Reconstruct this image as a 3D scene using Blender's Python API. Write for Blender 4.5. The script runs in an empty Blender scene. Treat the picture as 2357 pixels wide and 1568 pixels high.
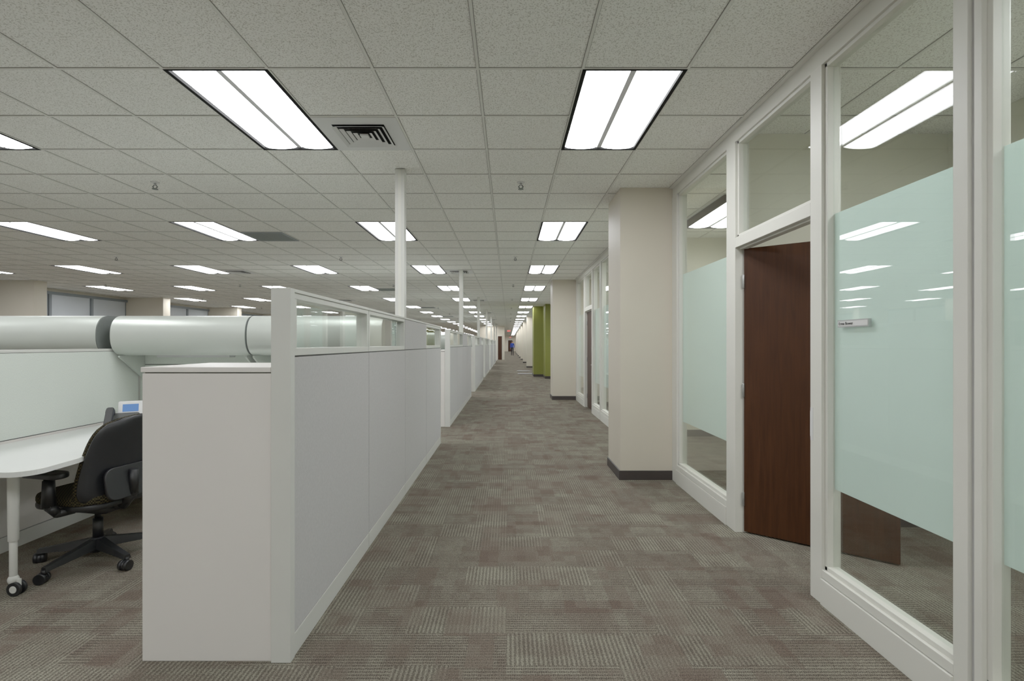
import bpy, math, random
from mathutils import Vector, Matrix
random.seed(7)
scene = bpy.context.scene
try:
    scene.view_settings.view_transform = 'Standard'
    scene.view_settings.look = 'None'
    scene.view_settings.gamma = 1.38
except Exception: pass

# ------------------------------------------------------------------ materials
def s2l(c):
    return tuple(((v/255)/12.92 if v/255 <= .04045 else ((v/255+.055)/1.055)**2.4) for v in c)+(1,)
class NT:
    def __init__(s, name):
        s.m = bpy.data.materials.new(name); s.m.use_nodes = True
        s.t = s.m.node_tree; s.t.nodes.clear()
        s.out = s.n('ShaderNodeOutputMaterial')
    def n(s, typ, ins=None, **kw):
        nd = s.t.nodes.new(typ)
        for k, v in kw.items(): setattr(nd, k, v)
        for k, v in (ins or {}).items():
            if isinstance(v, bpy.types.NodeSocket): s.t.links.new(v, nd.inputs[k])
            else: nd.inputs[k].default_value = v
        return nd
    def math(s, op, a, b=0.0, c=None):
        d = {0: a, 1: b}
        if c is not None: d[2] = c
        return s.n('ShaderNodeMath', d, operation=op).outputs[0]
    def mix(s, f, a, b, blend='MIX'):
        nd = s.n('ShaderNodeMix', data_type='RGBA', blend_type=blend)
        for i, v in ((0, f), (6, a), (7, b)):
            if isinstance(v, bpy.types.NodeSocket): s.t.links.new(v, nd.inputs[i])
            else: nd.inputs[i].default_value = v
        return nd.outputs[2]
    def surf(s, sock): s.t.links.new(sock, s.out.inputs[0])

def mat(name, col, rough=.5, metal=0., noise=0., nscale=60., bump=0., coat=0., spec=.5, stretch=(1, 1, 1)):
    T = NT(name); c = s2l(col)
    co = T.n('ShaderNodeTexCoord').outputs['Object']
    mp = T.n('ShaderNodeMapping', {0: co, 3: stretch}).outputs[0]
    nz = T.n('ShaderNodeTexNoise', {'Vector': mp, 'Scale': nscale, 'Detail': 4.0}).outputs[0]
    lo = tuple(v*(1-noise) for v in c[:3])+(1,); hi = tuple(min(1, v*(1+noise)) for v in c[:3])+(1,)
    rr = T.n('ShaderNodeMapRange', {0: nz, 1: .3, 2: .7}).outputs[0]
    colr = T.mix(rr, lo, hi)
    p = T.n('ShaderNodeBsdfPrincipled', {'Base Color': colr, 'Roughness': rough, 'Metallic': metal, 'Coat Weight': coat, 'Specular IOR Level': spec})
    if bump:
        b = T.n('ShaderNodeBump', {'Height': nz, 'Strength': bump, 'Distance': .001})
        T.t.links.new(b.outputs[0], p.inputs['Normal'])
    T.surf(p.outputs[0]); return T.m

M = {}
M['frame'] = mat('painted_frame', (214, 213, 203), .45, noise=.02, nscale=3)
M['white'] = mat('white_laminate', (220, 215, 209), .4, noise=.01, nscale=4)
M['post'] = mat('partition_post', (205, 205, 198), .4, noise=.02, nscale=4)
M['fabric'] = mat('grey_fabric', (184, 182, 181), .95, noise=.11, nscale=420, bump=.12, spec=.1, stretch=(1, 1, .16))
M['fabric2'] = mat('pale_green_fabric', (210, 217, 208), .95, noise=.09, nscale=420, bump=.12, spec=.1, stretch=(1, 1, .25))
M['bin'] = mat('satin_silver_green', (194, 200, 192), .38, metal=.3, noise=.01, nscale=8)
M['cap'] = mat('bin_end_cap', (104, 110, 106), .5, noise=.03)
M['dark'] = mat('charcoal', (52, 54, 52), .5, noise=.05)
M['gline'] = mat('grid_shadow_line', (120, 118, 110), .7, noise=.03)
M['black'] = mat('black_plastic', (13, 14, 17), .45, noise=.05)
M['blackframe'] = mat('fixture_black', (6, 6, 6), .7, spec=.1)
M['cream'] = mat('cream_paint', (203, 194, 176), .6, noise=.02, nscale=1.2)
M['roomwall'] = mat('office_paint', (214, 211, 192), .6, noise=.02, nscale=1.2)
M['green'] = mat('green_paint', (116, 120, 34), .6, noise=.02, nscale=2)
M['base'] = mat('vinyl_base', (42, 35, 33), .5, noise=.05)
M['steel'] = mat('brushed_steel', (175, 177, 176), .3, metal=.8, noise=.03)
M['grille'] = mat('grille_white', (214, 214, 212), .45)
M['tbar'] = mat('t_bar', (222, 221, 214), .45)
M['housing'] = mat('fixture_white', (190, 190, 190), .5)
M['desk'] = mat('desk_laminate', (226, 228, 224), .3, noise=.01, nscale=5)
M['pane'] = mat('window_blind', (190, 196, 202), .5, noise=.03, nscale=2)
M['winfr'] = mat('window_frame_grey', (112, 120, 126), .4)
M['shell'] = mat('chair_shell', (17, 19, 23), .42, noise=.05)
M['skin'] = mat('skin', (178, 126, 98), .5)
M['hair'] = mat('hair', (30, 22, 17), .7, noise=.3, nscale=80)
M['shirt'] = mat('blue_shirt', (14, 52, 150), .8, noise=.1)
M['pants'] = mat('dark_trousers', (14, 15, 22), .85, noise=.1)
M['ink'] = mat('dark_ink', (20, 20, 20), .6)
M['key'] = mat('phone_key', (90, 94, 98), .5)

def wood():
    T = NT('dark_walnut')
    co = T.n('ShaderNodeTexCoord').outputs['Object']
    mp = T.n('ShaderNodeMapping', {0: co, 3: (22, 22, 1.2)}).outputs[0]
    nz = T.n('ShaderNodeTexNoise', {'Vector': mp, 'Scale': 2.2, 'Detail': 6.0, 'Distortion': .6}).outputs[0]
    rr = T.n('ShaderNodeMapRange', {0: nz, 1: .3, 2: .7}).outputs[0]
    c = T.mix(rr, s2l((44, 22, 9)), s2l((60, 32, 15)))
    p = T.n('ShaderNodeBsdfPrincipled', {'Base Color': c, 'Roughness': .42, 'Specular IOR Level': .18})
    T.surf(p.outputs[0]); return T.m
M['wood'] = wood()

def tile():
    T = NT('acoustic_tile')
    co = T.n('ShaderNodeTexCoord').outputs['Object']
    n1 = T.n('ShaderNodeTexNoise', {'Vector': co, 'Scale': 130.0, 'Detail': 3.0}).outputs[0]
    r1 = T.n('ShaderNodeMapRange', {0: n1, 1: .36, 2: .48}).outputs[0]
    v = T.n('ShaderNodeTexNoise', {'Vector': co, 'Scale': 1.1, 'Detail': 2.0}).outputs[0]
    c = T.mix(r1, s2l((198, 195, 186)), s2l((247, 246, 241)))
    c = T.mix(T.math('MULTIPLY', v, .08), c, s2l((215, 211, 200)))
    p = T.n('ShaderNodeBsdfPrincipled', {'Base Color': c, 'Roughness': .95, 'Specular IOR Level': .1})
    b = T.n('ShaderNodeBump', {'Height': r1, 'Strength': .2, 'Distance': .002})
    T.t.links.new(b.outputs[0], p.inputs['Normal'])
    T.surf(p.outputs[0]); return T.m
M['tile'] = tile()

def carpet():
    T = NT('carpet_tiles')
    co = T.n('ShaderNodeTexCoord').outputs['Object']
    warp = T.n('ShaderNodeTexNoise', {'Vector': co, 'Scale': 40.0, 'Detail': 2.0}).outputs['Color']
    wv = T.n('ShaderNodeVectorMath', {0: warp, 1: (.024, .024, 0)}, operation='MULTIPLY').outputs[0]
    cw = T.n('ShaderNodeVectorMath', {0: co, 1: wv}, operation='ADD').outputs[0]
    def cells(sx, sy, off):
        a = T.n('ShaderNodeVectorMath', {0: cw, 1: (off, off*1.7, 0)}, operation='ADD').outputs[0]
        a = T.n('ShaderNodeVectorMath', {0: a, 1: (1/sx, 1/sy, 0)}, operation='MULTIPLY').outputs[0]
        a = T.n('ShaderNodeVectorMath', {0: a}, operation='FLOOR').outputs[0]
        a = T.n('ShaderNodeVectorMath', {0: a, 1: (.37, .53, off)}, operation='ADD').outputs[0]
        return T.n('ShaderNodeTexWhiteNoise', {'Vector': a}, noise_dimensions='3D').outputs[0]
    A = cells(.244, .244, 0.0); B = cells(.122, .244, .3); C = cells(.305, .122, .61); Fq = cells(.0813, .0813, .77)
    sep = T.n('ShaderNodeSeparateXYZ', {0: co}); X, Y = sep.outputs[0], sep.outputs[1]
    d = T.math('GREATER_THAN', A, .5); nd = T.math('SUBTRACT', 1.0, d)
    crd = T.math('ADD', T.math('MULTIPLY', X, d), T.math('MULTIPLY', Y, nd))
    oth = T.math('ADD', T.math('MULTIPLY', Y, d), T.math('MULTIPLY', X, nd))
    wob = T.n('ShaderNodeTexNoise', {'Vector': co, 'Scale': 70.0, 'Detail': 3.0}).outputs[0]
    ph = T.math('MULTIPLY_ADD', wob, 4.5, T.math('MULTIPLY', crd, 2*math.pi/.0205))
    st = T.n('ShaderNodeMapRange', {0: T.math('SINE', ph), 1: -.5, 2: .7}).outputs[0]
    ph2 = T.math('MULTIPLY_ADD', wob, 7.0, T.math('MULTIPLY', oth, 2*math.pi/.0095))
    st2 = T.n('ShaderNodeMapRange', {0: T.math('SINE', ph2), 1: -1., 2: 1.}).outputs[0]
    big = T.n('ShaderNodeTexNoise', {'Vector': co, 'Scale': 2.4, 'Detail': 2.0}).outputs[0]
    t = T.math('ADD', T.math('MULTIPLY', A, .18), T.math('MULTIPLY', B, .26))
    t = T.math('ADD', t, T.math('MULTIPLY', C, .26))
    t = T.math('ADD', t, T.math('MULTIPLY', Fq, .14))
    t = T.math('ADD', t, T.math('MULTIPLY', big, .16))
    t = T.n('ShaderNodeMapRange', {0: t, 1: .22, 2: .78}).outputs[0]
    ground = T.mix(t, s2l((93, 80, 70)), s2l((133, 129, 114)))
    stripe = T.mix(t, s2l((53, 44, 39)), s2l((78, 72, 62)))
    amt = T.n('ShaderNodeMapRange', {0: T.math('ADD', B, C), 1: .6, 2: 1.05, 3: .38, 4: .98}).outputs[0]
    f = T.math('MULTIPLY', T.math('SUBTRACT', 1.0, st), amt)
    f = T.math('MULTIPLY', f, T.math('MULTIPLY_ADD', st2, .6, .4))
    c = T.mix(f, ground, stripe)
    fine = T.n('ShaderNodeTexNoise', {'Vector': co, 'Scale': 190.0, 'Detail': 4.0}).outputs[0]
    fr = T.n('ShaderNodeMapRange', {0: fine, 1: .32, 2: .68, 3: .45, 4: 1.5}).outputs[0]
    c = T.mix(1.0, c, T.n('ShaderNodeCombineXYZ', {0: fr, 1: fr, 2: fr}).outputs[0], 'MULTIPLY')
    p = T.n('ShaderNodeBsdfPrincipled', {'Base Color': c, 'Roughness': 1.0, 'Specular IOR Level': .05})
    h = T.math('ADD', T.math('MULTIPLY', f, -.6), fine)
    b = T.n('ShaderNodeBump', {'Height': h, 'Strength': .5, 'Distance': .004})
    T.t.links.new(b.outputs[0], p.inputs['Normal'])
    T.surf(p.outputs[0]); return T.m
M['carpet'] = carpet()

def glass(name, tint, base=.04):
    T = NT(name)
    lw = T.n('ShaderNodeLayerWeight', {0: .5}).outputs['Facing']
    f = T.math('MULTIPLY_ADD', T.math('POWER', lw, 5.0), 1-base, base)
    tr = T.n('ShaderNodeBsdfTransparent', {0: s2l(tint)}); gl = T.n('ShaderNodeBsdfGlossy', {0: (1, 1, 1, 1), 'Roughness': .01})
    mx = T.n('ShaderNodeMixShader', {0: f, 1: tr.outputs[0], 2: gl.outputs[0]})
    T.surf(mx.outputs[0]); return T.m
M['glass'] = glass('clear_glass', (248, 251, 249))
def frost():
    T = NT('frosted_film')
    df = T.n('ShaderNodeBsdfDiffuse', {0: s2l((243, 252, 250))})
    tl = T.n('ShaderNodeBsdfTranslucent', {0: s2l((240, 253, 249))})
    mx = T.n('ShaderNodeMixShader', {0: .40, 1: df.outputs[0], 2: tl.outputs[0]})
    T.surf(mx.outputs[0]); return T.m
M['frost'] = frost()
def emis(name, col, s):
    T = NT(name); e = T.n('ShaderNodeEmission', {0: s2l(col), 1: s}); T.surf(e.outputs[0]); return T.m
LS = 13.3
M['lens'] = emis('fluorescent_lens', (251, 253, 255), LS)
M['screen'] = emis('phone_screen', (90, 130, 190), .7)
M['exit'] = emis('exit_red', (255, 30, 30), 2.0)

def plaid():
    T = NT('chair_weave')
    co = T.n('ShaderNodeTexCoord').outputs['Object']
    ck = T.n('ShaderNodeTexChecker', {0: co, 1: s2l((62, 56, 38)), 2: s2l((26, 24, 20)), 3: 100.0}).outputs[0]
    p = T.n('ShaderNodeBsdfPrincipled', {'Base Color': ck, 'Roughness': .9, 'Specular IOR Level': .1})
    T.surf(p.outputs[0]); return T.m
M['weave'] = plaid()

# ------------------------------------------------------------------ mesh builder
class MB:
    def __init__(s): s.v = []; s.f = []; s.m = []; s.sm = []; s.names = []
    def mi(s, k):
        if k not in s.names: s.names.append(k)
        return s.names.index(k)
    def face(s, idx, k, smooth=False): s.f.append(idx); s.m.append(s.mi(k)); s.sm.append(smooth)
    def quad(s, pts, k):
        o = len(s.v); s.v += [tuple(p) for p in pts]; s.face(list(range(o, o+len(pts))), k)
    def box(s, x0, x1, y0, y1, z0, z1, k, mtx=None):
        o = len(s.v)
        P = [(x0,y0,z0),(x1,y0,z0),(x1,y1,z0),(x0,y1,z0),(x0,y0,z1),(x1,y0,z1),(x1,y1,z1),(x0,y1,z1)]
        if mtx: P = [tuple(mtx @ Vector(p)) for p in P]
        s.v += P
        for q in ((0,3,2,1),(4,5,6,7),(0,1,5,4),(1,2,6,5),(2,3,7,6),(3,0,4,7)): s.face([o+i for i in q], k)
    def rbox(s, c, size, r, k, mtx=None, n=4, dome=0):
        cx, cy, cz = c; sx, sy, sz = size
        ring = []
        for (qx, qy, a0) in ((1,1,0),(-1,1,90),(-1,-1,180),(1,-1,270)):
            for i in range(n+1):
                a = math.radians(a0+90*i/n)
                ring.append((qx*(sx/2-r), qy*(sy/2-r), math.cos(a), math.sin(a)))
        ch = min(r*.5, sz*.3)
        levels = [(-sz/2, r-ch), (-sz/2+ch*.3, r-ch*.3), (-sz/2+ch, r), (sz/2-ch, r), (sz/2-ch*.3, r-ch*.3), (sz/2, r-ch)]
        o = len(s.v); N = len(ring)
        for z, rr in levels:
            for bx, by, ca, sa in ring:
                p = Vector((cx+bx+ca*rr, cy+by+sa*rr, cz+z))
                s.v.append(tuple(mtx @ p) if mtx else tuple(p))
        for l in range(len(levels)-1):
            for i in range(N):
                j = (i+1) % N
                s.face([o+l*N+i, o+l*N+j, o+(l+1)*N+j, o+(l+1)*N+i], k, True)
        s.face([o+i for i in reversed(range(N))], k); s.face([o+(len(levels)-1)*N+i for i in range(N)], k)
    def cyl(s, p0, p1, r0, r1, k, n=16, caps=True):
        p0 = Vector(p0); p1 = Vector(p1); d = (p1-p0).normalized()
        a = d.orthogonal().normalized(); b = d.cross(a); o = len(s.v)
        for p, r in ((p0, r0), (p1, r1)):
            for i in range(n):
                t = 2*math.pi*i/n; s.v.append(tuple(p+a*math.cos(t)*r+b*math.sin(t)*r))
        for i in range(n):
            j = (i+1) % n; s.face([o+i, o+j, o+n+j, o+n+i], k, True)
        if caps:
            s.face([o+i for i in reversed(range(n))], k); s.face([o+n+i for i in range(n)], k)
    def tube(s, pts, rs, k, n=12):
        for i in range(len(pts)-1): s.cyl(pts[i], pts[i+1], rs[i], rs[i+1], k, n)
        for p, r in list(zip(pts, rs))[1:-1]: s.sph(p, (r, r, r), k, 8, 12)
    def sph(s, c, r, k, nu=10, nv=16):
        o = len(s.v)
        for i in range(nu+1):
            t = math.pi*i/nu
            for j in range(nv):
                p = 2*math.pi*j/nv
                s.v.append((c[0]+r[0]*math.sin(t)*math.cos(p), c[1]+r[1]*math.sin(t)*math.sin(p), c[2]+r[2]*math.cos(t)))
        for i in range(nu):
            for j in range(nv):
                j2 = (j+1) % nv; s.face([o+i*nv+j, o+(i+1)*nv+j, o+(i+1)*nv+j2, o+i*nv+j2], k, True)
    def extr(s, prof, x0, x1, k, kcap=None, axis='x', smooth=True):
        o = len(s.v); N = len(prof)
        for x in (x0, x1):
            for a, b in prof:
                s.v.append({'x': (x, a, b), 'y': (a, x, b), 'z': (a, b, x)}[axis])
        for i in range(N):
            j = (i+1) % N; s.face([o+i, o+j, o+N+j, o+N+i], k, smooth)
        for x, rev in ((x0, True), (x1, False)):
            q = len(s.v)
            for a, b in prof: s.v.append({'x': (x, a, b), 'y': (a, x, b), 'z': (a, b, x)}[axis])
            idx = [q+i for i in range(N)]
            s.face(idx[::-1] if rev else idx, kcap or k)
    def build(s, name, bevel=0, loc=(0,0,0), rot=0, parent=None, weld=False):
        me = bpy.data.meshes.new(name); me.from_pydata(s.v, [], s.f)
        for k in s.names: me.materials.append(M[k])
        me.polygons.foreach_set('material_index', s.m); me.polygons.foreach_set('use_smooth', s.sm)
        import bmesh
        bm = bmesh.new(); bm.from_mesh(me); bmesh.ops.recalc_face_normals(bm, faces=bm.faces[:]); bm.to_mesh(me); bm.free()
        me.update()
        return place(me, name, loc, rot, bevel, parent)
def place(me, name, loc=(0,0,0), rot=0, bevel=0, parent=None):
    ob = bpy.data.objects.new(name, me); scene.collection.objects.link(ob)
    ob.location = loc; ob.rotation_euler = (0, 0, rot)
    if parent: ob.parent = parent
    if bevel:
        md = ob.modifiers.new('bevel', 'BEVEL'); md.width = bevel; md.segments = 2; md.limit_method = 'ANGLE'; md.angle_limit = math.radians(50)
    return ob

H = 2.99; XW = 1.675; XR = 3.34; XL = -13.2; YB = -4.0; YE = 94.0
T0 = .6096; GX = -.18; GY = 2.931

# ------------------------------------------------------------------ floor / ceiling / walls
b = MB(); b.box(XL-.1, XR+.1, YB-.1, YE+.1, -.1, 0, 'carpet'); b.build('floor')

light_cells = set(); fixtures = []
for n in range(-2, 25):
    for k in (1, -3, -7, -11, -15, -19):
        light_cells |= {(k, 6*n), (k, 6*n+1)}; fixtures.append((k, 6*n))
mend = int((YE-GY)/T0)+1; mbeg = int((YB-GY)/T0)-1
b = MB()
for k in range(-22, 7):
    for m in range(mbeg, mend+1):
        if (k, m) in light_cells: continue
        x0, x1 = max(XL, GX+k*T0), min(XR, GX+(k+1)*T0); y0, y1 = max(YB, GY+m*T0), min(YE, GY+(m+1)*T0)
        if x1-x0 < .005 or y1-y0 < .005: continue
        b.quad([(x0,y0,H),(x0,y1,H),(x1,y1,H),(x1,y0,H)], 'tile')
w = .008
for k in range(-21, 7):
    x = GX+k*T0
    if XL < x < XR:
        b.box(x-w, x+w, YB, YE, H-.006, H+.002, 'tbar')
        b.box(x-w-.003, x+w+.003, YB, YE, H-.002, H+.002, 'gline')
for m in range(mbeg, mend+1):
    y = GY+m*T0
    if not (YB < y < YE): continue
    segs = []; start = XL
    for k in (-19, -15, -11, -7, -3, 1):
        if (k, m) in light_cells and (k, m-1) in light_cells:
            segs.append((start, GX+k*T0)); start = GX+(k+1)*T0
    segs.append((start, XR))
    for a, c in segs:
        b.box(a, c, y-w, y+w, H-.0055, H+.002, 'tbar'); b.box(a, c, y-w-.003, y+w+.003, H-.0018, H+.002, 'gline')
b.box(XW-.03, XW, YB, YE, H-.012, H, 'tbar')
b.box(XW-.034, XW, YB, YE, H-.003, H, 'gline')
b.build('ceiling')

# light fixture
b = MB(); W2, L2 = T0, 2*T0
z0, z1 = H-.008, H+.075; fw = .024
b.box(0, fw, 0, L2, z0, z1, 'blackframe'); b.box(W2-fw, W2, 0, L2, z0, z1, 'blackframe')
b.box(0, W2, 0, fw*.6, z0, z1, 'blackframe'); b.box(0, W2, L2-fw, L2, z0, z1, 'blackframe')
b.box(0, W2, 0, L2, z1, z1+.01, 'housing')
for sx in (0, 1):
    wl = (W2-2*fw-.036)/2
    xa = fw+.001 if sx == 0 else W2-fw-.001-wl
    xb = xa+wl
    prof = []
    for i in range(11):
        t = i/10; prof.append((xa+(xb-xa)*t, H+.012-.020*math.sin(math.pi*t)**.5))
    prof += [(xb, H+.05), (xa, H+.05)]
    b.extr(prof, fw*.6+.002, L2-fw-.002, 'lens', axis='y')
b.box(W2/2-.017, W2/2+.017, fw, L2-fw, H+.004, H+.06, 'housing')
lob = b.build('ceiling_light', loc=(GX+fixtures[0][0]*T0, GY+fixtures[0][1]*T0, 0))
for k, m in fixtures[1:]:
    if GY+m*T0+L2 < YE and GY+m*T0 > YB: place(lob.data, 'ceiling_light', (GX+k*T0, GY+m*T0, 0))
def office_light(x, y):
    o = place(lob.data, 'office_ceiling_light', (x, y, -.088)); return o

# diffusers
def diffuser(x, y):
    b = MB()
    b.box(.006, T0-.006, .006, T0-.006, H-.012, H-.001, 'grille')
    c = T0/2
    b.box(c-.19, c+.19, c-.19, c+.19, H-.013, H-.0115, 'blackframe')
    for i, r in enumerate((.19, .15, .11, .07)):
        zt = H-.013; zb = H-.03+i*.002
        for (sx, sy) in ((1,0),(-1,0),(0,1),(0,-1)):
            if sx:
                P = [(c+sx*r, c-r, zb), (c+sx*r, c+r, zb), (c+sx*(r-.024), c+r-.024, zt), (c+sx*(r-.024), c-r+.024, zt)]
            else:
                P = [(c-r, c+sy*r, zb), (c+r, c+sy*r, zb), (c+r-.024, c+sy*(r-.024), zt), (c-r+.024, c+sy*(r-.024), zt)]
            b.quad(P, 'grille')
    b.box(c-.03, c+.03, c-.03, c+.03, H-.024, H-.013, 'grille')
    return b.build('air_diffuser', loc=(x, y, 0))
df = None
for q in range(6):
    for k in (-2, -10):
        x, y = GX+k*T0, GY+(1+12*q)*T0
        if df is None: df = diffuser(x, y)
        else: place(df.data, 'air_diffuser', (x, y, 0))
b = MB(); b.box(.006, T0-.006, .006, T0-.006, H-.014, H-.001, 'winfr')
for i in range(22):
    for j in (0, 1):
        y = .04+i*.0245; b.box(.035+j*.275, .3+j*.275, y, y+.014, H-.0155, H-.0135, 'cap')
rg = b.build('return_air_grille', loc=(GX-6*T0, GY+7*T0, 0))
for q in range(1, 4): place(rg.data, 'return_air_grille', (GX-6*T0, GY+(7+12*q)*T0, 0))
# sprinklers
b = MB()
b.cyl((0,0,H), (0,0,H-.008), .040, .036, 'grille'); b.cyl((0,0,H-.006), (0,0,H-.03), .011, .011, 'steel')
for a in (-1, 1): b.tube([(a*.008,0,H-.028), (a*.024,0,H-.045), (0,0,H-.066)], [.005,.005,.005], 'cap', 8)
b.cyl((0,0,H-.064), (0,0,H-.069), .026, .028, 'cap')
sp = b.build('fire_sprinkler', loc=(.12, 5.0, 0))
for q in range(8):
    for x in (.12, -3.08, -7.2, -10.8):
        if (q, x) != (0, .12): place(sp.data, 'fire_sprinkler', (-3.5 if (x == -3.08 and q == 0) else x, 5.0+4.27*q, 0))

def wallbox(name, *a, k='cream', base=None):
    b = MB(); b.box(*a, k); return b.build(name)
wallbox('wall_back', XL-.1, XR+.1, YB-.1, YB, 0, H, k='roomwall')
b = MB(); b.box(XL-.1, XR+.1, YE, YE+.1, 0, H, 'cream'); b.build('wall_end')
b = MB(); b.box(-.2, .75, YE-.04, YE-.001, 0, 2.15, 'frame'); b.box(-.12, .67, YE-.06, YE-.04, 0, 2.08, 'wood'); b.cyl((.6, YE-.06, 1.0), (.6, YE-.12, 1.0), .02, .02, 'steel'); b.build('door_end')
wallbox('wall_right', XR, XR+.1, YB, YE, 0, H, k='roomwall')

# left wall with window bays and columns
b = MB(); b.box(XL-.1, XL, YB, YE, 0, H, 'cream'); b.build('wall_left')
cols = [3.18, 7.92, 12.66, 17.4, 22.15, 26.9, 31.6, 36.4, 41.1]
for i, y in enumerate(cols):
    b = MB(); b.box(XL, -11.9, y, y+.36, 0, H, 'cream'); b.box(XL, -11.89, y-.01, y+.37, 0, .1, 'base'); b.build('column')
for i in range(len(cols)-1):
    ya, yb = cols[i]+.36, cols[i+1]; b = MB(); x = XL+.02
    b.box(XL, x, ya, yb, .9, 2.90, 'winfr')
    n = 3; L = (yb-ya)/n
    for j in range(n):
        b.box(x, x+.012, ya+j*L+.06, ya+(j+1)*L-.06, .95, 2.82, 'pane')
        b.box(x, x+.05, ya+j*L-.04, ya+j*L+.04, .9, 2.90, 'winfr')
    b.box(x, x+.06, ya, yb, 2.82, 2.90, 'winfr'); b.box(x, x+.09, ya, yb, .86, .92, 'frame'); b.box(x, x+.05, ya, yb, 1.9, 1.93, 'winfr')
    b.build('window_%d' % (i+1))

# ------------------------------------------------------------------ right side storefront
def storefront(Yc, ystart, openg=False):
    X0, X1 = XW, XW+.10; xg = XW+.045
    b = MB()
    top0 = 2.885; head0, head1 = 2.10, 2.175
    door = (Yc-2.37, Yc-1.44)
    posts = [(Yc-.14, Yc), (Yc-1.44, Yc-1.29), (Yc-2.47, Yc-2.37), (Yc-3.33, Yc-3.27), (Yc-3.385, Yc-3.355), (Yc-4.45, Yc-4.35), (Yc-5.55, Yc-5.45), (Yc-6.79, Yc-6.69)]
    posts = [p for p in posts if p[0] >= ystart-.01]
    if posts[-1][0] > ystart+.3: posts.append((ystart, ystart+.08))
    b.box(X0, X1, ystart, Yc, top0, H-.001, 'frame')
    b.box(X0+.012, X1-.03, Yc-3.36, Yc-3.325, 0, top0, 'housing')
    for ya, yb in posts: b.box(X0-.004, X1, ya, yb, 0, top0, 'frame')
    posts.sort()
    bays = []
    for (a0, a1), (c0, c1) in zip(posts[:-1], posts[1:]):
        if c0-a1 > .1: bays.append((a1, c0))
    g = MB()
    for ya, yb in bays:
        isdoor = abs(ya-door[0]) < .02
        if isdoor:
            b.box(X0-.004, X1, ya, yb, head0, head1, 'frame')
            b.box(X0+.03, X1-.02, ya, yb, head0-.012, head0, 'frame')
            zlo = head1
        else:
            b.box(X0-.012, X1, ya, yb, 0, .138, 'frame'); b.box(X0-.004, X1, ya, yb, .142, .185, 'frame'); b.box(X0+.004, X1, ya, yb, .138, .142, 'frame')
            zlo = .185
        t = .022
        for (y0, y1) in ((ya, ya+t), (yb-t, yb)): b.box(X0+.014, X0+.075, y0, y1, zlo, top0, 'frame')
        b.box(X0+.014, X0+.075, ya, yb, zlo, zlo+t, 'frame'); b.box(X0+.014, X0+.075, ya, yb, top0-t, top0, 'frame')
        g.box(xg, xg+.008, ya+t, yb-t, zlo+t, top0-t, 'glass')
        if not isdoor: g.box(xg+.0085, xg+.0095, ya+t, yb-t, .62, 2.08, 'frost')
    fr = b.build('glass_partition_wall', bevel=.002)
    g.build('glazing', parent=fr)
    return door

def door_leaf(hx, hy, ang, idx):
    b = MB(); L = .91
    b.box(0, L, 0, .044, .012, 2.092, 'wood')
    for s, y in ((-1, 0), (1, .044)):
        b.cyl((L-.065, y, .96), (L-.065, y+s*.012, .96), .028, .028, 'steel'); b.cyl((L-.065, y+s*.01, .96), (L-.065, y+s*.055, .96), .009, .009, 'steel')
        b.cyl((L-.065, y+s*.05, .96), (L-.19, y+s*.05, .96), .009, .008, 'steel')
    for z in (.25, 1.05, 1.85): b.cyl((-.004, -.004, z-.05), (-.004, -.004, z+.05), .008, .008, 'steel')
    return b.build('door_%d' % idx, bevel=.002, loc=(hx, hy, 0), rot=ang)

PER = 7.4
storefront(5.17, YB+.02)
storefront(12.57, 5.78)
storefront(20.2, 13.18)
storefront(29.5, 22.6)
for i, y in enumerate((36.9, 44.3, 51.7, 59.1, 66.5, 73.9)): storefront(y, y-6.78)
door_leaf(XW+.055, 3.715, math.atan2(3.164-3.73, 2.39-1.675), 1)
b = MB(); b.box(XW-.0055, XW-.004, 2.774, 2.797, .86, 1.04, 'grille'); b.box(XW-.004, XW+.02, 2.80, 2.8015, .88, 1.02, 'grille'); b.build('door_strike_plate')
for i, y in enumerate((12.57, 20.2, 29.5, 36.9)):
    door_leaf(XW+.055, y-1.45, -math.pi/2+.02, i+2)
b = MB(); b.box(XW, XR, 80.6, YE, 0, H, 'cream'); b.build('wall_right_end')
for i in range(11):
    for y in (3.84+PER*i, 7.6+PER*i):
        if y > 80: continue
        b = MB(); b.box(XW+.1, XR, y, y+.12, 0, H-.001, 'roomwall'); b.box(XW+.1, XR, y-.01, y, 0, .1, 'base'); b.build('wall_office_divider')
for i in range(8):
    office_light(2.29, 1.0+PER*i); office_light(2.29, 5.36+PER*i)
def column(y, x=1.14, d=.61):
    b = MB(); b.box(x, XW+.09, y, y+d, 0, H, 'cream')
    b.box(x-.012, XW+.0, y-.012, y+d+.012, 0, .095, 'base'); b.build('column', bevel=.003)
column(5.17); column(12.57, 1.09); column(29.5, 1.05)
for y in (36.9, 44.3, 51.7, 59.1, 66.5, 73.9): column(y, 1.05)
b = MB(); b.box(1.46, XW+.1, 20.2, 21.5, 0, H, 'green'); b.box(1.06, XW+.1, 21.5, 22.6, 0, H, 'green')
b.box(1.45, XW, 20.19, 21.49, 0, .1, 'base'); b.box(1.05, XW, 21.49, 22.61, 0, .1, 'base'); b.build('wall_green_accent')
for y in (23.2, 25.6):
    b = MB(); b.box(.42, 1.1, y, y+.7, 0, .012, 'base'); b.box(.45, 1.07, y+.03, y+.67, .012, .014, 'dark'); b.build('floor_mat')

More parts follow.
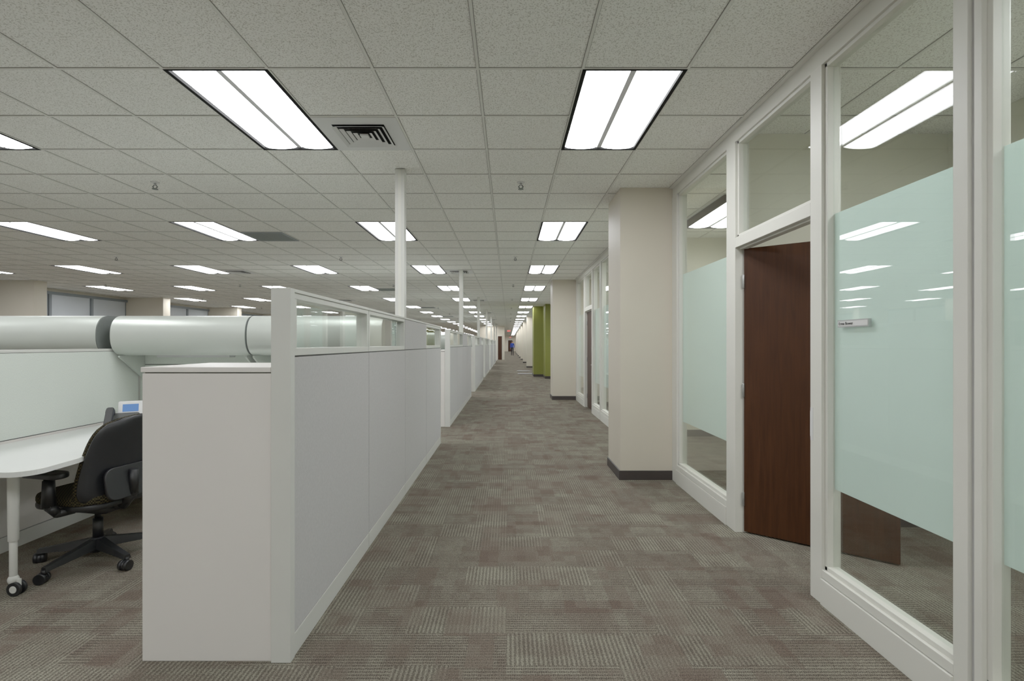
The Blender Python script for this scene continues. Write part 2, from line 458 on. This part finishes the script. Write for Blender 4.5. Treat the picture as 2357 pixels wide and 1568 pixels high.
# nameplate
b = MB(); b.box(XW+.030, XW+.0445, 2.395, 2.62, 1.475, 1.512, 'steel'); b.box(XW+.029, XW+.031, 2.40, 2.615, 1.481, 1.506, 'grille')
np_ = b.build('nameplate')
def text(body, size, loc, rot, k, parent=None, name='lettering'):
    c = bpy.data.curves.new(name, 'FONT'); c.body = body; c.size = size; c.extrude = .0005
    c.materials.append(M[k]); o = bpy.data.objects.new(name, c); scene.collection.objects.link(o)
    o.location = loc; o.rotation_euler = rot
    if parent: o.parent = parent
    return o
text('Erma Bower', .021, (XW+.028, 2.608, 1.487), (math.pi/2, 0, -math.pi/2), 'ink', np_)

# ------------------------------------------------------------------ cubicles
PH = 1.635
def spine(Y0, xf, glassy=(1, 1, 0, 1)):
    xb = xf-.086; b = MB(); g = MB(); L = (4*1.2192-.045-.03)/4
    b.box(xb, xf, Y0, Y0+.045, 0, PH, 'post')
    b.box(xb, xf, Y0+4*L+.045, Y0+4*L+.075, 0, PH, 'post')
    for i in range(4):
        ya = Y0+.045+i*L; yb = ya+L; s = .004
        b.box(xb+.014, xf-.014, ya, yb, 0, 1.34, 'dark')
        b.box(xb+.003, xf-.003, ya+s, yb-s, 0, .10, 'post')
        b.box(xf-.014, xf-.003, ya+s, yb-s, .105, 1.331, 'fabric')
        b.box(xb+.003, xb+.014, ya+s, yb-s, .105, 1.331, 'fabric2')
        b.box(xb, xf, ya, yb, PH-.016, PH, 'post')
        if glassy[i]:
            b.box(xb+.006, xf-.006, ya+s, yb-s, 1.338, 1.372, 'post'); b.box(xb+.006, xf-.006, ya+s, yb-s, 1.592, PH-.016, 'post')
            b.box(xb+.006, xf-.006, ya+s, ya+.035, 1.372, 1.592, 'post'); b.box(xb+.006, xf-.006, yb-.035, yb-s, 1.372, 1.592, 'post')
            g.box(xf-.046, xf-.040, ya+.035, yb-.035, 1.372, 1.592, 'glass')
        else:
            b.box(xb+.014, xf-.014, ya, yb, 1.34, PH-.016, 'dark')
            b.box(xf-.014, xf-.003, ya+s, yb-s, 1.338, PH-.019, 'fabric'); b.box(xb+.003, xb+.014, ya+s, yb-s, 1.338, PH-.019, 'fabric2')
    yc = Y0+2.4
    for (xa, xbb) in ((-3.36, xb), (-5.8, -3.44), (-8.24, -5.88)):
        b.box(xa, xbb, yc+.012, yc+.068, 0, PH-.02, 'dark'); b.box(xa, xbb, yc, yc+.08, PH-.03, PH, 'post')
        b.box(xa, xbb, yc+.002, yc+.078, 0, .10, 'post'); mid = (xa+xbb)/2
        for (p, q) in ((xa, mid), (mid, xbb)):
            for (y0, y1) in ((yc+.002, yc+.012), (yc+.068, yc+.078)):
                b.box(p+.003, q-.003, y0, y1, .105, 1.20, 'fabric2'); b.box(p+.003, q-.003, y0, y1, 1.206, PH-.033, 'fabric2')
    for x in (-3.44, -5.88):
        b.box(x, x+.08, Y0, Y0+.045, 0, 1.35, 'post'); b.box(x, x+.08, Y0+4.83, Y0+4.876, 0, 1.35, 'post')
        b.box(x, x+.08, yc, yc+.08, 0, PH, 'post')
        for (ya, yb) in ((Y0+.045, yc), (yc+.08, Y0+4.83)):
            b.box(x+.012, x+.068, ya, yb, 0, 1.33, 'dark'); b.box(x, x+.08, ya, yb, 1.33, 1.35, 'post'); b.box(x+.002, x+.078, ya, yb, 0, .10, 'post')
            for (x0, x1) in ((x+.002, x+.012), (x+.068, x+.078)):
                for (za, zb) in ((.105, .74), (.746, 1.327)):
                    b.box(x0, x1, ya+.003, yb-.012, za, zb, 'fabric2' if za > .6 else 'white')
    o = b.build('cubicle_partition', bevel=.002); g.build('glazing', parent=o)
    return o
xfs = [-.95, -.985, -.985, -.985, -.985, -.985]
MY = [2.2+6.27*i for i in range(6)]
for i, y in enumerate(MY): spine(y, xfs[i])
# overhead cabinets: flipper-door bins with a bowed front, a flat back and a tight lower return
def profile(flip=False):
    pts = []
    zc, hh = 1.462, .171
    for i in range(33):
        t = math.radians(90-180*i/32); cc = max(0, math.cos(t)); ss = math.sin(t)
        pts.append((-.215-.155*cc**.78, zc+hh*math.copysign(abs(ss)**.86, ss)))
    pts = [(-.004, 1.633)]+pts+[(-.004, 1.291)]
    return [((-a if flip else a), z) for a, z in pts]
def bin_(name, x0, x1, flip=False):
    b = MB(); pr = profile(flip)
    b.extr(pr, x0+.006, x1-.006, 'bin', 'cap')
    sc = [(a*.992, 1.462+(z-1.462)*.985) for a, z in pr]
    b.extr(sc, x0+.001, x0+.0055, 'cap'); b.extr(sc, x1-.0055, x1-.001, 'cap')
    s = -1 if not flip else 1
    for x in (x0+.02, x1-.04):
        b.extr([(s*.004, 1.290), (s*.30, 1.290), (s*.30, 1.276), (s*.03, 1.09), (s*.004, 1.08)], x, x+.016, 'bin', smooth=False)
    b.extr([(s*.06, 1.290), (s*.16, 1.290), (s*.155, 1.272), (s*.065, 1.272)], x0+.25, x1-.25, 'housing', smooth=False)
    return b
bins = [(-3.345, -2.205), (-2.20, -1.06), (-4.60, -3.455), (-5.79, -4.605)]
datas = {}
for i, y in enumerate(MY):
    for j, (a, c) in enumerate(bins):
        for fl in (False, True):
            yy = y+2.4+(.08 if fl else 0)
            if (j, fl) not in datas: datas[(j, fl)] = bin_('overhead_cabinet', a, c, fl).build('overhead_cabinet', loc=(0, yy, 0)).data
            else: place(datas[(j, fl)], 'overhead_cabinet', (0, yy, 0))
def storage(Y0, xr=-1.038):
    b = MB(); x0 = xr-.567
    b.box(x0, xr, Y0+.012, Y0+.50, 0, 1.262, 'white'); b.box(x0-.002, xr, Y0+.004, Y0+.52, 1.266, 1.289, 'white')
    b.box(x0+.006, xr-.006, Y0+.02, Y0+.49, 1.26, 1.267, 'dark')
    b.box(x0+.01, xr-.01, Y0+.50, Y0+.518, .05, 1.255, 'white')
    b.cyl((x0+.06, Y0+.518, .7), (x0+.06, Y0+.535, .7), .012, .012, 'steel')
    return b.build('storage_cabinet', bevel=.003)
for i, y in enumerate(MY): storage(y, xfs[i]-.088)
for i in range(12):
    y = 4.60+6.27*i; b = MB(); x = -1.035 if i == 0 else -1.07
    b.box(x, x+.085, y, y+.085, PH if i < 6 else 0, H-.007, 'post'); b.box(x-.003, x+.088, y-.003, y+.088, H-.016, H-.007, 'post')
    b.box(x+.03, x+.055, y-.001, y+.001, PH if i < 6 else 0, H-.02, 'frame')
    b.build('power_pole')

# desks
def desk(Y0):
    b = MB()
    pts = [(-3.355, 2.66)]
    c = (-2.60, 2.72); r = .11
    for i in range(9):
        t = math.radians(-90+90*i/8); pts.append((c[0]+r*math.cos(t), c[1]+r*math.sin(t)))
    pts += [(-2.50, 2.93), (-2.53, 3.06), (-2.62, 3.24), (-2.74, 3.46), (-2.72, 3.75), (-2.55, 3.92), (-2.3, 4.0), (-1.05, 4.0), (-1.05, 4.595), (-3.355, 4.595)]
    pts = [(x, y-2.2) for x, y in pts]
    b.extr(pts, .698, .725, 'desk', axis='z', smooth=False)
    lx, ly = -2.745, 2.80-2.2
    b.cyl((lx, ly, .698), (lx, ly, .30), .027, .024, 'post', 20); b.cyl((lx, ly, .30), (lx, ly, .10), .018, .018, 'post', 20)
    b.sph((lx, ly, .085), (.026, .026, .03), 'post')
    b.cyl((lx+.02, ly-.024, .038), (lx+.02, ly-.008, .038), .038, .038, 'black', 24); b.cyl((lx+.02, ly+.008, .038), (lx+.02, ly+.024, .038), .038, .038, 'black', 24)
    b.cyl((lx+.02, ly-.026, .038), (lx+.02, ly+.026, .038), .02, .02, 'post', 16)
    b.box(lx-.02, lx+.04, ly-.007, ly+.007, .03, .09, 'post')
    b.cyl((-1.25, 1.95, .698), (-1.25, 1.95, 0), .025, .022, 'post', 16)
    b.box(-3.352, -3.33, .5, 2.38, .60, .698, 'post'); b.box(-3.3, -1.1, 2.372, 2.394, .60, .698, 'post')
    b.box(-1.75, -1.35, 1.85, 2.35, .02, .69, 'white')
    for z in (.24, .46): b.box(-1.745, -1.355, 1.846, 1.852, z, z+.004, 'dark')
    return b.build('desk', bevel=.004, loc=(0, Y0, 0))
dk = desk(2.2)
for y in MY[1:]: place(dk.data, 'desk', (0, y, 0), bevel=.004)

# desk phone: handset on a cradle at the left, keypad, tilted grey display with a blue screen
b = MB()
R = Matrix.Translation((-3.03, 3.96, .7268)) @ Matrix.Rotation(math.radians(30), 4, 'Z')
tilt = R @ Matrix.Translation((0, 0, .022)) @ Matrix.Rotation(math.radians(40), 4, 'X')
b.box(-.10, .10, -.085, .09, .0, .018, 'black', R)
b.box(-.09, .09, .02, .075, .0, .09, 'black', R)
b.rbox((0, .02, .03), (.22, .16, .035), .02, 'dark', tilt)
b.rbox((-.078, .005, .078), (.052, .235, .026), .018, 'black', tilt); b.rbox((-.078, .092, .060), (.060, .060, .042), .02, 'black', tilt); b.rbox((-.078, -.065, .060), (.060, .060, .042), .02, 'black', tilt)
for i in range(4):
    for j in range(3): b.box(-.02+j*.036, .008+j*.036, -.055+i*.022, -.039+i*.022, .047, .053, 'key', tilt)
up = R @ Matrix.Translation((.045, .075, .115)) @ Matrix.Rotation(math.radians(72), 4, 'X')
b.rbox((0, .035, 0), (.165, .115, .02), .014, 'grille', up); b.box(-.052, .052, .006, .066, .0102, .0115, 'screen', up)
b.build('desk_phone')
b = MB()
b.box(-3.34, -3.02, 4.24, 4.52, .80, .812, 'post'); b.box(-3.34, -3.325, 4.24, 4.52, .726, .80, 'post'); b.box(-3.035, -3.02, 4.24, 4.52, .726, .80, 'post'); b.build('desk_shelf')

# ------------------------------------------------------------------ office chair
def chair_mesh():
    b = MB()
    for i in range(5):
        a = math.radians(72*i+22); ca, sa = math.cos(a), math.sin(a)
        R = Matrix.Rotation(a, 4, 'Z')
        o = len(b.v)
        for (x, w, z0, z1) in ((.02, .034, .085, .145), (.12, .028, .078, .128), (.24, .023, .072, .108), (.335, .02, .066, .092)):
            for (yy, zz) in ((-w, z0), (w, z0), (w*.7, z1), (-w*.7, z1)): b.v.append(tuple(R @ Vector((x, yy, zz))))
        for l in range(3):
            for j in range(4):
                k = (j+1) % 4; b.face([o+l*4+j, o+l*4+k, o+l*4+4+k, o+l*4+4+j], 'black')
        b.face([o+3, o+2, o+1, o], 'black'); b.face([o+12, o+13, o+14, o+15], 'black')
        cx, cy = .33*ca, .33*sa; ta = a+1.9; t = Vector((math.cos(ta), math.sin(ta), 0)); n = Vector((-t.y, t.x, 0))
        b.cyl((cx, cy, .078), (cx, cy, .05), .012, .012, 'black', 10)
        c = Vector((cx, cy, .032))-t*.012
        for s in (-1, 1): b.cyl(c+n*s*.008, c+n*s*.029, .032, .030, 'black', 20)
        b.cyl(c-n*.02, c+n*.02, .030, .030, 'shell', 20)
    b.cyl((0, 0, .06), (0, 0, .15), .045, .036, 'black', 24); b.cyl((0, 0, .15), (0, 0, .27), .028, .028, 'black', 20); b.cyl((0, 0, .27), (0, 0, .35), .018, .018, 'black', 16)
    b.rbox((-.02, 0, .355), (.28, .20, .06), .05, 'black')
    b.rbox((.02, 0, .402), (.50, .47, .04), .13, 'black', n=8); b.rbox((.02, 0, .442), (.51, .49, .055), .16, 'weave', n=8)
    b.tube([(-.06, 0, .36), (-.20, 0, .375), (-.27, 0, .45), (-.285, 0, .60)], [.032, .036, .032, .024], 'black', 12)
    def back(off, th, k, sc):
        nu, nv = 14, 20; o = len(b.v)
        for side in (0, 1):
            for j in range(nv+1):
                v = j/nv; vv = (v-.5)*2
                wv = .245*sc*(1-abs(vv)**6)**.34*(1-.13*vv) if abs(vv) < 1 else .05
                wv = max(wv, .09)
                for i in range(nu+1):
                    u = -1+2*i/nu
                    x = -.225-.125*v+.035*math.sin(v*math.pi)+.06*u*u+off+side*th*(1 if abs(u) < .99 and 0 < j < nv else .3)
                    z = .385+.565*(.5+(v-.5)*sc) - .02*u*u*(1 if vv > 0 else -1)*abs(vv)
                    b.v.append((x, wv*u, z))
        N = (nu+1)*(nv+1)
        for side in (0, 1):
            for j in range(nv):
                for i in range(nu):
                    p = o+side*N+j*(nu+1)+i
                    b.face([p, p+1, p+nu+2, p+nu+1], k, True)
        edge = [j*(nu+1) for j in range(nv+1)]+[nv*(nu+1)+i for i in range(1, nu+1)]+[j*(nu+1)+nu for j in range(nv-1, -1, -1)]+[i for i in range(nu-1, 0, -1)]
        for a, c in zip(edge, edge[1:]+edge[:1]): b.face([o+a, o+c, o+N+c, o+N+a], k, True)
    back(0, .018, 'shell', 1.0); back(.019, .045, 'weave', 1.0)
    b.rbox((0, 0, 0), (.20, .34, .02), .06, 'black', Matrix.Translation((-.262, 0, .53)) @ Matrix.Rotation(math.radians(100), 4, 'Y'))
    for s in (-1, 1):
        b.tube([(-.03, s*.17, .375), (-.03, s*.265, .385), (-.01, s*.29, .43), (.0, s*.29, .60)], [.022, .026, .03, .024], 'black', 12)
        b.cyl((0, s*.29, .43), (0, s*.29, .585), .036, .030, 'black', 16)
        b.rbox((.03, s*.285, .618), (.28, .105, .036), .048, 'black', n=6)
    return b
ch = chair_mesh().build('office_chair', loc=(-2.65, 3.26, 0), rot=math.radians(168))
for y in MY[1:]: place(ch.data, 'office_chair', (-2.05, y+1.1, 0), math.radians(120))

# ------------------------------------------------------------------ far block + exit signs
b = MB(); b.box(-2.6, -.38, 44.6, 45.2, 0, H, 'cream'); b.box(-1.0, -.55, 44.55, 44.6, 0, 2.12, 'frame'); b.box(-.95, -.60, 44.53, 44.56, 0, 2.08, 'wood'); b.build('wall_far_block')
def exit_sign(x, y, z):
    b = MB(); b.box(x-.16, x+.16, y, y+.03, z-.1, z+.1, 'grille'); b.cyl((x, y+.015, z+.1), (x, y+.015, H-.01), .008, .008, 'steel')
    o = b.build('exit_sign'); text('EXIT', .17, (x-.15, y-.003, z-.06), (math.pi/2, 0, 0), 'exit', o)
exit_sign(0.0, 50, 2.68); exit_sign(.27, YE-.2, 2.62)

# ------------------------------------------------------------------ person
def skinmesh(verts, edges, radii, root=0, sub=1):
    me = bpy.data.meshes.new('sk'); me.from_pydata(verts, edges, [])
    o = bpy.data.objects.new('sk', me); scene.collection.objects.link(o)
    md = o.modifiers.new('s', 'SKIN'); md.use_smooth_shade = True
    for i, r in enumerate(radii):
        me.skin_vertices[0].data[i].radius = r if isinstance(r, tuple) else (r, r); me.skin_vertices[0].data[i].use_root = (i == root)
    if sub: o.modifiers.new('u', 'SUBSURF').levels = sub; o.modifiers['u'].render_levels = sub
    dg = bpy.context.evaluated_depsgraph_get(); dg.update()
    new = bpy.data.meshes.new_from_object(o.evaluated_get(dg))
    bpy.data.objects.remove(o); return new
def person(x, y, rot):
    root = bpy.data.objects.new('person', None); scene.collection.objects.link(root); root.location = (x, y, 0); root.rotation_euler = (0, 0, rot)
    V = [(0,0,.98),(0,.0,1.10),(0,0,1.25),(0,.01,1.40),(0,.01,1.49),(0,-.01,1.55),(0,-.015,1.62),(0,-.01,1.70),
         (.17,.01,1.42),(.225,.03,1.14),(.22,-.07,.90),(-.17,.01,1.42),(-.225,-.01,1.14),(-.22,-.12,.91),
         (.09,0,.92),(.10,-.13,.50),(.10,-.05,.09),(.11,-.19,.045),(-.09,0,.92),(-.10,.05,.50),(-.10,.24,.12),(-.11,.13,.04)]
    Ed = [(0,1),(1,2),(2,3),(3,4),(4,5),(5,6),(6,7),(3,8),(8,9),(9,10),(3,11),(11,12),(12,13),(0,14),(14,15),(15,16),(16,17),(0,18),(18,19),(19,20),(20,21)]
    Rr = [(.15,.11),(.14,.10),(.155,.11),(.15,.10),.055,.06,(.078,.09),(.06,.075),.065,.048,.032,.065,.048,.032,.09,.062,.045,.04,.09,.062,.045,.04]
    me = skinmesh(V, Ed, Rr)
    for k in ('pants', 'shirt', 'skin', 'black'): me.materials.append(M[k])
    for p in me.polygons:
        c = p.center
        if c.z > 1.50: p.material_index = 2
        elif c.z > .99 or (abs(c.x) > .185 and c.z > .93): p.material_index = 1
        elif abs(c.x) > .185 and c.z > .8: p.material_index = 2
        elif c.z < .09: p.material_index = 3
        else: p.material_index = 0
    o = bpy.data.objects.new('body', me); scene.collection.objects.link(o); o.parent = root
    b = MB()
    b.sph((0, .012, 1.675), (.083, .098, .09), 'hair')
    for s in (-1, 1):
        b.sph((s*.082, 0, 1.625), (.012, .02, .032), 'skin', 6, 8); b.sph((s*.032, -.092, 1.635), (.014, .01, .008), 'grille', 6, 8); b.sph((s*.032, -.101, 1.635), (.006, .004, .006), 'ink', 6, 8)
    b.sph((0, -.105, 1.60), (.014, .022, .026), 'skin', 6, 8); b.sph((0, -.092, 1.565), (.026, .008, .006), 'base', 6, 8)
    b.build('head_features', parent=root)
    for s, (hx, hy, hz) in ((1, (.22, -.085, .87)), (-1, (-.22, -.135, .88))):
        vv = [(hx, hy, hz), (hx, hy-.008, hz-.06)]; ee = [(0, 1)]; rr = [(.018, .03), (.014, .036)]
        for f in range(4):
            L = (.07, .08, .075, .06)[f]; yy = hy-.03+.02*f; i0 = len(vv)
            vv += [(hx, yy, hz-.075), (hx-s*.006, yy, hz-.075-L*.55), (hx-s*.02, yy, hz-.075-L)]; ee += [(1, i0), (i0, i0+1), (i0+1, i0+2)]; rr += [.009, .0085, .007]
        i0 = len(vv); vv += [(hx-s*.008, hy-.04, hz-.03), (hx-s*.014, hy-.06, hz-.065), (hx-s*.018, hy-.062, hz-.09)]; ee += [(0, i0), (i0, i0+1), (i0+1, i0+2)]; rr += [.011, .009, .008]
        hm = skinmesh(vv, ee, rr); hm.materials.append(M['skin'])
        h = bpy.data.objects.new('hand', hm); scene.collection.objects.link(h); h.parent = root
person(.42, 60, 0)

# ------------------------------------------------------------------ world + camera
wd = bpy.data.worlds.new('world'); scene.world = wd; wd.use_nodes = True
wd.node_tree.nodes['Background'].inputs[0].default_value = (.6, .65, .7, 1); wd.node_tree.nodes['Background'].inputs[1].default_value = .3
cam = bpy.data.cameras.new('camera'); co = bpy.data.objects.new('camera', cam); scene.collection.objects.link(co)
co.location = (0, 0, 1.39); co.rotation_euler = (math.pi/2, 0, 0)
cam.sensor_width = 36; cam.lens = 36*1163/2357; cam.shift_x = 7.5/2357; cam.shift_y = 8/2357; cam.clip_end = 300; cam.clip_start = .05
scene.camera = co
